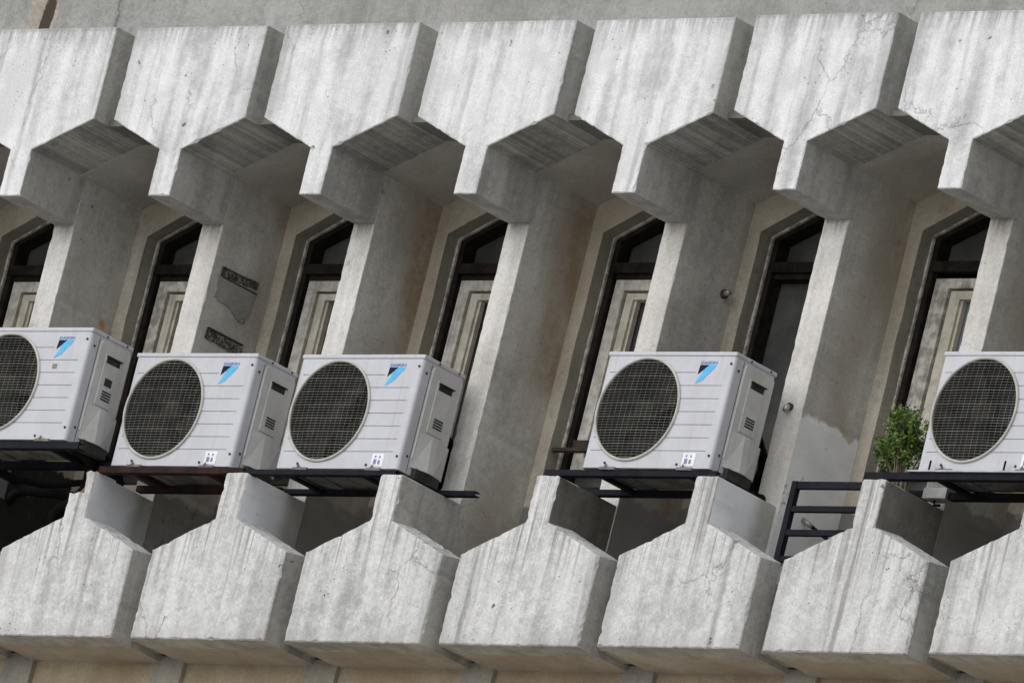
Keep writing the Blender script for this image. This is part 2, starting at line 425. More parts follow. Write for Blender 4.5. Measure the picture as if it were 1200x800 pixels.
for k in range(K0, K1):
    rnd = random.Random(100 + k)
    # upper hexagonal panel with its stem
    dx, dz = OFF_U.get(k, (rnd.uniform(-.004, .004), rnd.uniform(-.003, .003)))
    X = k * P + dx
    poly = [(X - WU, dz), (X - WU, Z1 + dz), (X + SL, Z2 + dz), (X + SL, Z3 + dz), (X + SR, Z3 + dz), (X + SR, Z2 + dz), (X + WU, Z1 + dz), (X + WU, dz)]
    tags = [1, 2, 1, 1, 1, 2, 1, 0]
    po, tg = roughen(poly, tags, rnd=rnd)
    mb = MB(); mb.prism_xz(po, 0, .345, 0, side=lambda i: tg[i], chamfer=.0045)
    mb.box(X + SL + .001, X + SR - .001, .34, DK + .02, Z3 + dz + .0015, Z2 + .1, 1)
    bpart(mb, 'spandrel_panel', ['panel', 'side', 'plank'])
    # fin
    mb = MB()
    x0, x1 = k * P + SL + .0015, k * P + SR - .0015
    if k == 5: x0 -= .012
    fo, ft = roughen([(x0, -.50), (x0, -2.9), (x1, -2.9), (x1, -.50)], [1, 1, 1, 1], step=.03, amp=.0005, chip=.006, chance=.03, rnd=rnd)
    mb.prism_xz(fo, DK, DW + .02, 0, side=lambda i: 1, chamfer=.0028)
    bpart(mb, 'fin', ['fin_front_black_shade' if k in (0, -1) else 'fin_front', {5: 'fin_painted', 0: 'fin_black_shade', -1: 'fin_black_shade', 1: 'fin_shaded', 2: 'fin_shaded', 4: 'fin_shaded', 6: 'fin_shaded'}.get(k, 'fin_side')])
    # lower parapet panel with its stem
    dx, dz = OFF_L.get(k, (rnd.uniform(-.004, .004), rnd.uniform(-.002, .002)))
    X = k * P + dx
    if k == 1:
        top = [(X + SR, Z4 + .002), (X + .045, Z4 - .004), (X + .022, Z4 + .006), (X - .004, Z4 - .004), (X + .006, Z4 - .026), (X + .010, -2.25), (X + .014, -2.288), (X - .02, -2.283), (X - .05, -2.292), (X + SL, -2.288), (X + SL, Z5)]
    else:
        top = [(X + SR, Z4 + dz - .006), (X + SR - .008, Z4 + dz), (X + SL + .008, Z4 + dz), (X + SL, Z4 + dz - .008), (X + SL, Z5 + dz)]
    poly = [(X - WU, Z6 + dz), (X - WU, Z7 + dz), (X + WU, Z7 + dz), (X + WU, Z6 + dz), (X + SR, Z5 + dz)] + top
    nt = len(top)
    tags = [1, 3, 1, 0, 2] + [0] * (nt - 1) + [0]
    po, tg = roughen(poly, tags, amp=.0009, chip=.005, chance=.04, rnd=rnd)
    shoulder = lambda q: .020 if q.x > X + SR + .004 and q.y > Z6 + dz - .004 else 0.0   # the wash of the right shoulder falls outwards
    mb = MB(); mb.prism_xz(po, -.018, .12, 0, side=lambda i: tg[i], chamfer=.0055, lift=shoulder)
    ztop = Z4 + dz - (.006 if k == 1 else .002)
    ry = MB()
    mb.box(X + SL + (.075 if k == 1 else .002), X + SR - .002, .12, DK + .003, -2.75, ztop, 2, {'top': 0})
    mb.box(X - WU + .002, X + WU - .002, .1201, .352, Z7 + dz + .002, Z7 + .09, 3, {'bottom': 4})
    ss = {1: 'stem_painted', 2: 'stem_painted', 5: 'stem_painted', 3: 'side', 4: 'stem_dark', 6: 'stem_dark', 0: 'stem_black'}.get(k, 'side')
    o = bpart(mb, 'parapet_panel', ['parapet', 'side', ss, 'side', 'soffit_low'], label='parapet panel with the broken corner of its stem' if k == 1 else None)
    if k == 1:
        mb = MB()
        core = [(SL + .006, -2.30), (.02, -2.30), (.016, -2.225), (-.006, -2.218), (-.022, -2.236), (-.040, -2.246), (-.052, -2.262), (SL + .010, -2.276)]
        co_, _t = roughen([(X + a, b) for a, b in core], [0] * len(core), step=.007, amp=.0022, rnd=rnd)
        mb.prism_xz(co_, .028, .1195, 0, chamfer=.004)
        b = mb.build('exposed_brick', ['brick'], o); b['label'] = 'brown exposed brick in the broken stem'

for k in range(K0, K1 - 1):
    rnd = random.Random(500 + k)
    X0, X1 = k * P, (k + 1) * P
    xc = (X0 + X1) / 2
    # hipped soffit of the bay, rear part, plus the slab closing the slot between two panels
    up = .004
    hip = [(X0 + SR + .003, Z2 + up), (X1 + SL - .003, Z2 + up), (X1 - WU, Z1 + up), (X0 + WU, Z1 + up)]
    mb = MB()
    th = .06
    pts0 = [(X0 + SR - .01, Z2 + up - .004), (X0 + WU, Z1 + up), (X1 - WU, Z1 + up), (X1 + SL + .01, Z2 + up - .004)]
    poly = pts0 + [(a, b + th) for a, b in pts0[::-1]]
    mb.prism_xz(poly[::1], .345, DW + .02, 0)
    mb.box(X0 + WU - .02, X1 - WU + .02, .10, .345, Z1 + .004, Z1 + .03, 1)  # slab coloured dark so the slot reads as shaded
    bpart(mb, 'soffit', ['ceil', 'stem_dark'])
    # rear wall of the bay with its pointed window opening
    hw = .36 * P
    l, r_ = xc - hw, xc + hw
    zc, zp, zb = -.733, -.559, -1.97
    loop_o = [(X0, -.3), (X0, -2.75), (X1, -2.75), (X1, -.3)]
    mb = MB()
    y0, y1, y2 = DW, DW + .072, DW + .2
    def V(x, y, z): return mb.vert(x, y, z)
    # front faces
    A = [V(X0, y0, -.3), V(X0, y0, zc), V(X0, y0, zb), V(X0, y0, -2.75), V(X1, y0, -2.75), V(X1, y0, zb), V(X1, y0, zc), V(X1, y0, -.3), V(xc, y0, -.3)]
    steps = 12
    edge = [(l, zc)] + [(l, zc + (zb - zc) * i / steps) for i in range(1, steps)] + [(l, zb), (r_, zb)] + [(r_, zb + (zc - zb) * i / steps) for i in range(1, steps)] + [(r_, zc), (xc, zp)]
    edge = [(a + rnd.gauss(0, .0022), b + (rnd.gauss(0, .0015))) for a, b in edge]
    I = [V(a, y0, b) for a, b in edge]
    J = [V(a, y2, b) for a, b in edge]
    nl = steps
    li = I[0:nl + 1]; rl = I[nl + 1:2 * nl + 2]; pk = I[-1]
    mb.face([A[1], A[2]] + li[::-1], 0)
    mb.face([A[5], A[6]] + rl[::-1], 0)
    mb.face((A[2], A[3], A[4], A[5], rl[0], li[-1]), 0)
    mb.face((A[0], A[1], li[0], pk, A[8]), 0)
    mb.face((A[8], pk, rl[-1], A[6], A[7]), 0)
    for i in range(len(I)):
        j = (i + 1) % len(I)
        mb.face((I[i], I[j], J[j], J[i]), 1)
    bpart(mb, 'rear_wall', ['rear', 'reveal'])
    # window
    def ring(mb, o0, o1, ya, yb, mi=0):
        """frame following the opening, between insets o0 and o1"""
        def lp(o): return [(l + o, zc - o * .35), (l + o, zb + o), (r_ - o, zb + o), (r_ - o, zc - o * .35), (xc, zp - o * 1.12)]
        a, b = lp(o0), lp(o1)
        va = [mb.vert(q[0], ya, q[1]) for q in a]; vb = [mb.vert(q[0], ya, q[1]) for q in b]
        wa = [mb.vert(q[0], yb, q[1]) for q in a]; wb = [mb.vert(q[0], yb, q[1]) for q in b]
        for i in range(5):
            j = (i + 1) % 5
            mb.face((va[i], va[j], vb[j], vb[i]), mi); mb.face((vb[i], vb[j], wb[j], wb[i]), mi); mb.face((va[j], va[i], wa[i], wa[j]), mi)
    mb = MB(); ring(mb, .012, .042, y1 + .012, y2 - .02, 0)
    zt = -.868
    mb.box(l + .02, r_ - .02, y1 + .004, y2 - .03, zt - .03, zt + .018, 0)
    mb.box(l + .05, r_ - .05, y1 + .03, y2 - .03, zt - .055, zt - .03, 0)
    W = bpart(mb, 'window', ['frame_dark'])
    mb = MB(); ring(mb, -.004, .011, y1, y1 + .05, 0); mb.build('bead', ['bead'], W)
    mb = MB(); mb.box(l + .01, r_ - .01, y2 - .035, y2 - .025, zb, -.5, 0)
    mb.build('pane', ['pane'], W)
    if k != 4:
        ctop = -.925 if k != 5 else -.90
        cb = -1.84
        sm = {0: 'sash_dirty', 3: 'sash', 5: 'sash_dirty'}.get(k, 'sash')
        for sgn, e in ((1, l + .056), (-1, r_ - .056)):
            def bx(mb, a, b, ya, yb, za, zb_):
                xa, xb = e + sgn * a, e + sgn * b
                mb.box(min(xa, xb), max(xa, xb), ya, yb, za, zb_)
            wid = (r_ - l - .112) / 2
            if k == 5: s_w, i_w = .085, .065
            else: s_w, i_w = .062, .052
            mb = MB()
            bx(mb, 0, s_w, y1 + .03, y2 - .05, cb, ctop)
            bx(mb, s_w + .0005, wid - .004, y1 + .03, y2 - .05, ctop - s_w * .8, ctop)
            bx(mb, s_w + .0005, wid - .004, y1 + .03, y2 - .05, cb, cb + .06)
            mb.build('casement', [sm], W)
            mb = MB()
            t0 = ctop - s_w * .8 - .010
            bx(mb, s_w + .011, s_w + i_w + .004, y1 + .042, y2 - .045, cb + .065, t0)
            bx(mb, s_w + i_w + .0045, wid - .006, y1 + .042, y2 - .045, t0 - i_w * .6, t0)
            bx(mb, s_w + i_w + .0045, s_w + i_w + .018, y1 + .056, y2 - .045, cb + .065, t0 - i_w * .6 - .001)
            mb.build('sash', ['sash_inner'], W)
    if k == 5:
        mb = MB(); mb.box(l + .21, r_ - .21, y2 - .041, y2 - .036, -1.28, -.95); mb.build('pane_reflection', ['pane_reflection'], W)  # added sheet that paints a pale bluish reflection onto the glass
    if k == 3:
        mb = MB(); mb.box(l + .001, r_ - .05, y0 + .012, y0 + .04, -1.780, -1.764); mb.box(l + .04, r_ - .08, y1 + .02, y1 + .05, -1.758, -1.70)
        mb.build('sill_bar', ['rust'], W)
    # recess floor and the infill behind the slot between two parapet panels
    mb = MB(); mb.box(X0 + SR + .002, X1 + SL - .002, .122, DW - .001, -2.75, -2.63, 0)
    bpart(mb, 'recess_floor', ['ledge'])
    mb = MB()
    mb.box(X0 + WU - .03, X1 - WU + .03, .1225, .3, Z7 + .03, -2.635, 0)
    mb.box(xc - .095, xc + .095, .328, .37, -4.4, Z7 + .029, 0)
    bpart(mb, 'pier', ['pier'])

XA, XB = (K0 - .5) * P, (K1 - .5) * P
mb = MB(); mb.box(XA, XB, .14, .7, Z1 + .031, 3.2, 0)
bpart(mb, 'upper_wall', ['upper'])
mb = MB(); mb.box(XA, XB, .352, .9, -19.4, -2.76, 0)
bpart(mb, 'lower_wall', ['lower'])
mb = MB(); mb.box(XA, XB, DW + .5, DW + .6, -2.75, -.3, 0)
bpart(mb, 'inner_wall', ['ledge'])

# ------------------------------------------------------------------ outdoor units
def make_unit():
    root = empty('outdoor_air_conditioner', (0, 0, 0), 'unit', 'air conditioner', 'air conditioners on the facade')
    # casing: rounded box with a fan opening and pressed grooves cut into it
    bm = bmesh.new()
    bmesh.ops.create_cube(bm, size=1)
    for v in bm.verts:
        v.co = Vector(((v.co.x + .5) * AC_W, (v.co.y + .5) * AC_D, (v.co.z + .5) * (AC_H - .022) + .0))
    bmesh.ops.bevel(bm, geom=[e for e in bm.edges if abs((e.verts[0].co - e.verts[1].co).z) > .3], offset=.016, segments=4, profile=.5, affect='EDGES')
    me = bpy.data.meshes.new('casing'); bm.to_mesh(me); bm.free()
    me.materials.append(M['ac_body'])
    body = bpy.data.objects.new('casing', me); COL.objects.link(body)
    cx, cz, R = .252, .276, .236
    cut = MB()
    n = 72
    c0 = [cut.vert(cx + R * math.cos(2 * math.pi * i / n), -.05, cz + R * math.sin(2 * math.pi * i / n)) for i in range(n)]
    c1 = [cut.vert(cx + R * math.cos(2 * math.pi * i / n), .15, cz + R * math.sin(2 * math.pi * i / n)) for i in range(n)]
    cut.face(c0); cut.face(c1[::-1])
    for i in range(n): cut.face((c0[i], c0[(i + 1) % n], c1[(i + 1) % n], c1[i]))
    cutter = cut.build('cutter', ['ac_body'])
    g = MB()
    for i in range(7):
        z = .449 - .0612 * i
        g.box(.030, .545 if i == 0 else .718, -.02, .0042, z - .0021, z + .0021)
    grooves = g.build('cutter', ['ac_slot'])
    for c in (cutter, grooves):
        md = body.modifiers.new('b', 'BOOLEAN'); md.object = c; md.operation = 'DIFFERENCE'; md.solver = 'EXACT'
    dg = bpy.context.evaluated_depsgraph_get(); dg.update()
    me2 = bpy.data.meshes.new_from_object(body.evaluated_get(dg))
    body.modifiers.clear(); body.data = me2
    for c in (cutter, grooves): bpy.data.objects.remove(c)
    body.parent = root
    # lid, slightly proud of the casing
    bm = bmesh.new(); bmesh.ops.create_cube(bm, size=1)
    for v in bm.verts:
        v.co = Vector(((v.co.x + .5) * (AC_W + .006) - .003, (v.co.y + .5) * (AC_D + .006) - .003, AC_H - .021 + (v.co.z + .5) * .021))
    bmesh.ops.bevel(bm, geom=list(bm.edges), offset=.006, segments=3, profile=.5, affect='EDGES')
    me = bpy.data.meshes.new('lid'); bm.to_mesh(me); bm.free(); me.materials.append(M['ac_body'])
    lid = bpy.data.objects.new('lid', me); COL.objects.link(lid); lid.parent = root
    # fan housing, fan, ring, guard
    mb = MB(); n = 48; rr = R - .001
    a = [mb.vert(cx + rr * math.cos(2 * math.pi * i / n), .003, cz + rr * math.sin(2 * math.pi * i / n)) for i in range(n)]
    b = [mb.vert(cx + rr * .97 * math.cos(2 * math.pi * i / n), .145, cz + rr * .97 * math.sin(2 * math.pi * i / n)) for i in range(n)]
    for i in range(n): mb.face((a[i], a[(i + 1) % n], b[(i + 1) % n], b[i]))
    mb.face(b)
    mb.build('fan_housing', ['ac_dark'], root, True)
    mb = MB()
    mb.tube([(0, .045, 0), (0, .12, 0)], .055, 20)
    for bl in range(3):
        th0 = bl * 2 * math.pi / 3 + .4
        rows = []
        for i in range(7):
            rad = .05 + .165 * i / 6
            row = []
            for j in range(9):
                u = j / 8
                th = th0 + (u - .5) * 1.35 + .35 * (i / 6)
                row.append(mb.vert(rad * math.cos(th), .055 + .055 * u + .012 * math.sin(u * 3.1), rad * math.sin(th)))
            rows.append(row)
        for i in range(6):
            for j in range(8):
                mb.face((rows[i][j], rows[i][j + 1], rows[i + 1][j + 1], rows[i + 1][j]))
    mb.build('fan', ['ac_fan'], root, True, (cx, 0, cz))
    mb = MB(); n = 72; m = 10
    def torus(R0, r0, yc, fl=1.0):
        rg = [[mb.vert(cx + (R0 + r0 * math.cos(2 * math.pi * j / m)) * math.cos(2 * math.pi * i / n), yc + r0 * fl * math.sin(2 * math.pi * j / m),
                       cz + (R0 + r0 * math.cos(2 * math.pi * j / m)) * math.sin(2 * math.pi * i / n)) for j in range(m)] for i in range(n)]
        for i in range(n):
            for j in range(m):
                mb.face((rg[i][j], rg[(i + 1) % n][j], rg[(i + 1) % n][(j + 1) % m], rg[i][(j + 1) % m]))
    torus(.2395, .0068, -.003, 1.0)
    mb.build('fan_ring', ['ac_ring'], root, True)
    mb = MB()
    yw = -.006
    for i in range(-18, 19):
        z = i * .0127
        if abs(z) > .234: continue
        w = math.sqrt(.236 ** 2 - z * z)
        thick = .0013 if i % 5 == 2 else .00075
        mb.tube([(cx - w, yw, cz + z), (cx - w * .5, yw - .006, cz + z), (cx + w * .5, yw - .006, cz + z), (cx + w, yw, cz + z)], thick, 4, cap=False)
    for i in range(-7, 8):
        x = i * .031
        w = math.sqrt(.236 ** 2 - x * x)
        mb.tube([(cx + x, yw + .004, cz - w), (cx + x, yw - .003, cz - w * .5), (cx + x, yw - .003, cz + w * .5), (cx + x, yw + .004, cz + w)], .00055, 4, cap=False)
    mb.build('fan_guard', ['ac_wire'], root)
    # right-hand service side
    mb = MB()
    xs = AC_W
    def shell(mb, pts, x0, x1, mi=0):
        """polygon in (y, z) raised from x0 to x1 with a small chamfer"""
        c = Vector((sum(q[0] for q in pts) / len(pts), sum(q[1] for q in pts) / len(pts)))
        a = [mb.vert(x0, *q) for q in pts]
        ins = [(q[0] + (c.x - q[0]) * .04, q[1] + (c.y - q[1]) * .015) for q in pts]
        b = [mb.vert(x1, *q) for q in ins]
        mb.face(b, mi); mb.face(a[::-1], mi)
        for i in range(len(pts)):
            j = (i + 1) % len(pts); mb.face((a[i], a[j], b[j], b[i]), mi)
    shell(mb, [(.066, .07), (.066, .498), (.076, .512), (.262, .512), (.272, .498), (.272, .07)], xs - .002, xs + .007)
    sc = mb.build('side_cover', ['ac_side'], root)
    mb = MB(); mb.box(xs - .001, xs + .0008, .0565, .0595, .006, AC_H - .03); mb.build('seam', ['ac_slot'], root)
    mb = MB(); shell(mb, [(.112, .215), (.112, .462), (.215, .462), (.215, .215)], xs + .006, xs + .011); pl = mb.build('name_plate', ['ac_side'], sc)
    mb = MB(); mb.box(xs + .010, xs + .0125, .122, .210, .420, .447); mb.box(xs + .0125, xs + .022, .116, .218, .447, .452)
    mb.build('handle', ['ac_slot'], sc)
    mb = MB()
    for i in range(4): mb.box(xs + .0112, xs + .0125, .140, .200, .247 + .0125 * i, .2545 + .0125 * i)
    mb.build('vent', ['ac_slot'], sc)
    # wedge-shaped valve cover
    mb = MB()
    prof = [(.074, .006), (.150, .040), (.188, .040), (.276, .012), (.276, -.002), (.074, -.002)]
    lo = [mb.vert(xs + q[1], q[0], .035 + (.0 if q[0] < .2 else .0)) for q in prof]
    hi = [mb.vert(xs + q[1] * (.55 if q[1] > .03 else 1), q[0], .205 if q[0] < .2 else .19) for q in prof]
    for i in range(6):
        j = (i + 1) % 6; mb.face((lo[i], lo[j], hi[j], hi[i]))
    mb.face(hi); mb.face(lo[::-1])
    mb.build('valve_cover', ['ac_side'], sc)
    mb = MB(); mb.box(xs - .03, xs + .028, .09, .25, -.012, .034); mb.build('valve', ['ac_slot'], root)
    # writing, emblem, stickers, screws, feet
    mb = MB(); y = -.0013
    mb.face([mb.vert(q[0], y, q[1]) for q in ((.607, .484), (.556, .398), (.562, .398), (.598, .415), (.655, .473), (.660, .484))])
    em = mb.build('emblem', ['cyan'], root)
    mb = MB(); y = -.0022
    mb.face([mb.vert(q[0], y, q[1]) for q in ((.560, .440), (.617, .484), (.565, .484))])
    mb.build('triangle', ['ink'], em)
    cu = bpy.data.curves.new('lettering', 'FONT'); cu.body = 'DAIKIN'; cu.size = .0195; cu.offset = .0004; cu.space_character = 1.02
    tx = bpy.data.objects.new('tmp', cu); COL.objects.link(tx)
    dg = bpy.context.evaluated_depsgraph_get(); dg.update()
    tm = bpy.data.meshes.new_from_object(tx.evaluated_get(dg)); bpy.data.objects.remove(tx)
    xs_ = [v.co.x for v in tm.vertices]; sx = .096 / (max(xs_) - min(xs_)); mn = min(xs_)
    for v in tm.vertices: v.co = Vector((.565 + (v.co.x - mn) * sx, -.0018, .4885 + v.co.y * 1.0))
    tm.materials.clear(); tm.materials.append(M['blue'])
    lt = bpy.data.objects.new('lettering', tm); COL.objects.link(lt); lt.parent = root
    for (x, z) in ((.135, .022), (.565, .018), (.745, .49), (.745, .06)):
        mb = MB(); mb.tube([(x, -.004, z), (x, .004, z)], .006, 10); mb.build('screw', ['ac_slot'], root)
    for (yy, z) in ((.032, .468), (.04, .075), (.1, AC_H - .012), (.235, AC_H - .010)):
        mb = MB(); mb.tube([(xs + .0045, yy, z), (xs - .01, yy, z)], .0055, 10); mb.build('screw', ['ac_slot'], root)
    for x in (.12, .58):
        mb = MB(); mb.box(x, x + .09, -.014, AC_D + .02, -.012, .0005); mb.tube([(x + .03, -.008, -.012), (x + .03, -.008, .016)], .004, 8); mb.tube([(x + .03, -.008, .0005), (x + .03, -.008, .006)], .0075, 6); mb.build('foot', ['ac_pan'], root)
    mb = MB(); mb.box(.006, AC_W - .006, .006, AC_D - .006, -.004, -.0005); mb.build('base_pan', ['ac_pan'], root)
    return root

def make_sticker(root, x, z, w, h, mat='sticker', marks=True):
    mb = MB(); mb.box(x, x + w, -.0012, .0005, z, z + h); s = mb.build('sticker', [mat], root)
    if marks:
        mb = MB()
        for (a, b, c, d) in ((.18, .15, .44, .55), (.56, .15, .74, .48), (.22, .68, .36, .84), (.60, .64, .72, .82)):
            mb.box(x + a * w, x + c * w, -.002, -.0013, z + b * h, z + d * h)
        mb.build('print', ['sticker_ink'], s)
    return s

def copy_tree(o, parent=None):
    c = o.copy(); COL.objects.link(c); c.parent = parent
    for ch in list(o.children): copy_tree(ch, c)
    return c

UNITS = [
    ((.1431, -.1364, -2.0738), 'off-white air conditioner at the far left with a small brown label below its emblem'),
    ((1.0736, .0192, -2.1414), 'off-white outdoor air conditioner standing on the red oxide beams'),
    ((2.1288, .0192, -2.1481), 'off-white outdoor air conditioner just left of the empty bay, dark hoses behind its right side'),
    ((4.0383, -.0072, -2.1413), 'off-white outdoor air conditioner in front of the black open window, left of the black railing'),
    ((5.9946, .0231, -2.1286), 'off-white outdoor air conditioner beside the green shrub at the right edge of the frame'),
]
proto = make_unit()
units = []
for i, (loc, lab) in enumerate(UNITS):
    o = proto if i == 0 else copy_tree(proto)
    o.location = loc; o['label'] = lab; o.rotation_euler.z = (.0, .004, -.005, .003, -.004)[i]
    for ch in o.children:
        if ch.name.split('.')[0] == 'fan': ch.rotation_euler.y = .55 * i + .2
    units.append(o)
make_sticker(units[0], .562, .345, .030, .024, 'brown_label', False)
for u in units[1:]: make_sticker(u, .592, .012, .074, .060)
mb = MB(); mb.box(AC_W + .0112, AC_W + .0125, .140, .188, .315, .352); st = mb.build('side_label', ['ac_slot'], units[0])

# ------------------------------------------------------------------ brackets under the units
def bracket(label, x0, x1, yf, yr, z, mat, h=.030, cross=(.2, .8), back=None, rx1=None):
    root = empty('steel_bracket', (x0, yf, z - h), label, 'bracket', 'steel brackets carrying the air conditioners')
    def L(mb, xa, xb, y):
        mb.box(xa - x0, xb - x0, y - yf, y - yf + .004, 0, h)           # upright leg
        mb.box(xa - x0, xb - x0, y - yf + .004, y - yf + .036, 0, .004) # flat leg
        mb.box(xa - x0, xb - x0, y - yf + .004, y - yf + .036, h - .004, h - .001)
    mb = MB(); L(mb, x0, x1, yf); mb.build('front_beam', [mat], root)
    mb = MB(); L(mb, x0, rx1 or x1, yr); mb.build('rear_beam', [mat], root)
    for c in cross:
        xc = (x1 - x0) * c
        mb = MB(); mb.box(xc - .018, xc + .018, .006, (back or yr) - yf, .006, h - .006); mb.build('cross_bar', [mat], root)
    return root

b0 = bracket('black steel bracket under the leftmost air conditioner, high above the dark recess', -.05, 1.012, -.145, .13, -2.087, 'black_steel', .032, (.16, .80), back=.384)
bracket('red oxide steel bracket between the broken stem and its right neighbour', 1.036, 1.955, -.004, .255, -2.155, 'red_steel', .029, (.2, .72))
b2 = bracket('black steel bracket whose rear bar pokes past the stem beside the empty bay', 1.965, 2.905, .0, .265, -2.161, 'black_steel', .023, (.25, .75), rx1=3.16)
bracket('black steel bracket right of the empty bay, its left end over the stem', 3.829, 4.86, -.012, .25, -2.154, 'black_steel', .027, (.30, .82))
b4 = bracket('black steel bracket under the air conditioner beside the shrub, with a pale mounting rail', 5.719, 6.86, .0, .262, -2.149, 'black_steel', .031, (.35, .9))
mb = MB(); mb.box(.255, 1.06, -.012, .03, .0322, .0392); mb.build('mounting_rail', ['galv'], b4)
for xx in (.37, .80):
    mb = MB(); mb.tube([(xx, -.004, .036), (xx, -.004, .085)], .0045, 8); mb.build('bolt', ['black_steel'], b4)

# ------------------------------------------------------------------ railing in the bay without a unit
rl = empty('metal_railing', (5.19, .1225, -2.535), 'black metal railing of four bars across the bay left of the shrub', 'railing')
mb = MB(); mb.box(0, .030, 0, .030, 0, .385); mb.build('post', ['black_steel'], rl)
for z in (.012, .135, .245, .352):
    mb = MB(); mb.box(.0302, .542, .003, .026, z, z + (.032 if z > .3 else .026)); mb.build('bar', ['black_steel'], rl)

# ------------------------------------------------------------------ small things fixed to the concrete
for (z0, z1, hh, lab) in ((-1.022, -1.004, .036, 'upper of two corroded metal strips on the fin behind the red-beam air conditioner'),
                          (-1.318, -1.326, .046, 'lower corroded metal strip just above the red-beam air conditioner')):
    x = P + SR
    root = empty('wall_strip', (x, .455, z0), lab, 'metal strip', 'corroded strips on the fin')
    mb = MB()
    rr_ = random.Random(3)
    N_ = 22
    t_ = [mb.vert(.008, .238 * i / N_, (z1 - z0) * i / N_ + rr_.uniform(-.003, .003)) for i in range(N_ + 1)]
    b_ = [mb.vert(.008, .238 * i / N_, (z1 - z0) * i / N_ - hh + rr_.uniform(-.004, .004)) for i in range(N_ + 1)]
    t2 = [mb.vert(-.001, mb.v[i].y, mb.v[i].z) for i in t_]; b2_ = [mb.vert(-.001, mb.v[i].y, mb.v[i].z) for i in b_]
    for i in range(N_):
        mb.face((t_[i], b_[i], b_[i + 1], t_[i + 1])); mb.face((t2[i], t_[i], t_[i + 1], t2[i + 1])); mb.face((b_[i], b2_[i], b2_[i + 1], b_[i + 1]))
    mb.face((t_[0], t2[0], b2_[0], b_[0])); mb.face((t_[-1], b_[-1], b2_[-1], t2[-1]))
    mb.build('plate', ['strip_metal'], root)
    mb = MB()
    mb.box(-.001, .0095, -.006, .236, .002, .0085); mb.box(-.001, .0092, -.009, -.001, -hh, .004)
    if hh < .04: mb.box(-.001, .0095, .0, .242, -hh - .006, -hh)
    ob = mb.build('edge_mastic', ['tape'], root)
# grey plaster repair below the upper strip
mb = MB()
po, _t = roughen([(.425, -1.062), (.440, -1.165), (.55, -1.185), (.62, -1.215), (.655, -1.225), (.69, -1.15), (.70, -1.047)], [0] * 7, step=.012, amp=.0035, chance=0)
a = [mb.vert(P + SR + .0055, y + (.5625 - y) * .03, z + (-1.13 - z) * .03) for y, z in po]; b = [mb.vert(P + SR - .003, y, z) for y, z in po]
mb.face(a)
for i in range(len(a)): mb.face((a[i], a[(i + 1) % len(a)], b[(i + 1) % len(a)], b[i]))
tag(mb.build('plaster_patch', ['patch']), 'dark grey plaster patch below the upper corroded strip', 'plaster patch')

f = empty('wall_fitting', (4 * P + SR, .72, -1.057), 'small metal pipe stub on the brown fin side above the lone right-hand unit', 'pipe fitting')
mb = MB(); mb.tube([(-.002, 0, 0), (.045, -.012, .004)], .013, 14); mb.build('stub', ['cap'], f, True)
mb = MB(); mb.tube([(-.002, 0, 0), (.012, -.003, .001)], .021, 14); mb.build('flange', ['tape'], f, True)

f = empty('lamp_holder', (5 * P - .013, .38, -1.725), 'small pale lamp holder on the bright fin front above the railing', 'lamp holder')
mb = MB(); mb.tube([(0, .004, .012), (0, -.012, .012)], .016, 16); mb.build('base', ['tape'], f, True)
mb = MB(); mb.tube([(0, -.010, .012), (0, -.022, .0), (0, -.03, -.016)], [.010, .016, .012], 14); mb.build('cap', ['cap'], f, True)

f = empty('conduit_stub', (4.95, .50, -2.30), 'short angled metal conduit behind the black railing', 'conduit')
mb = MB(); mb.tube([(-.05, .05, .12), (.0, .07, .09)], .011, 12); mb.build('metal_end', ['cap'], f, True)
mb = MB(); mb.tube([(.0005, .07, .0895), (.15, .14, .0), (.30, .2, -.3)], .009, 12); mb.build('cable', ['rubber'], f, True)

def hose(label, paths, mat='rubber'):
    root = empty('pipe_bundle', paths[0][0][0], label, 'pipes')
    o = Vector(paths[0][0][0])
    for pts, r in paths:
        sm = []
        V_ = [Vector(q) - o for q in pts]
        for i in range(len(V_) - 1):
            p0 = V_[max(i - 1, 0)]; p1 = V_[i]; p2 = V_[i + 1]; p3 = V_[min(i + 2, len(V_) - 1)]
            for s in range(6):
                t = s / 6
                sm.append(.5 * ((2 * p1) + (p2 - p0) * t + (2 * p0 - 5 * p1 + 4 * p2 - p3) * t * t + (3 * p1 - p0 - 3 * p2 + p3) * t ** 3))
        sm.append(V_[-1])
        mb = MB(); mb.tube(sm, r, 10); mb.build('pipe', [mat], root, True)
    return root
hose('black insulated pipes dropping behind the unit in front of the black window',
     [([(4.60, .29, -1.78), (4.60, .40, -1.80), (4.585, .50, -1.86), (4.64, .50, -1.96), (4.62, .50, -2.06), (4.70, .46, -2.14), (4.80, .36, -2.155)], .026),
      ([(4.62, .29, -1.90), (4.66, .45, -1.92), (4.67, .52, -1.97), (4.68, .52, -2.10), (4.73, .44, -2.16), (4.82, .30, -2.166)], .020),
      ([(4.60, .52, -1.99), (4.69, .46, -2.0), (4.71, .47, -2.08), (4.66, .5, -2.2), (4.66, .5, -2.62)], .016)])
h = hose('dark hoses behind the right side of the unit next to the empty bay',
     [([(2.74, .298, -1.86), (2.76, .40, -1.86), (2.765, .45, -1.91), (2.752, .45, -1.98), (2.745, .45, -2.05), (2.73, .42, -2.3), (2.72, .42, -2.62)], .018),
      ([(2.72, .298, -1.95), (2.745, .42, -1.96), (2.74, .44, -2.03), (2.70, .45, -2.1), (2.68, .45, -2.62)], .014)])
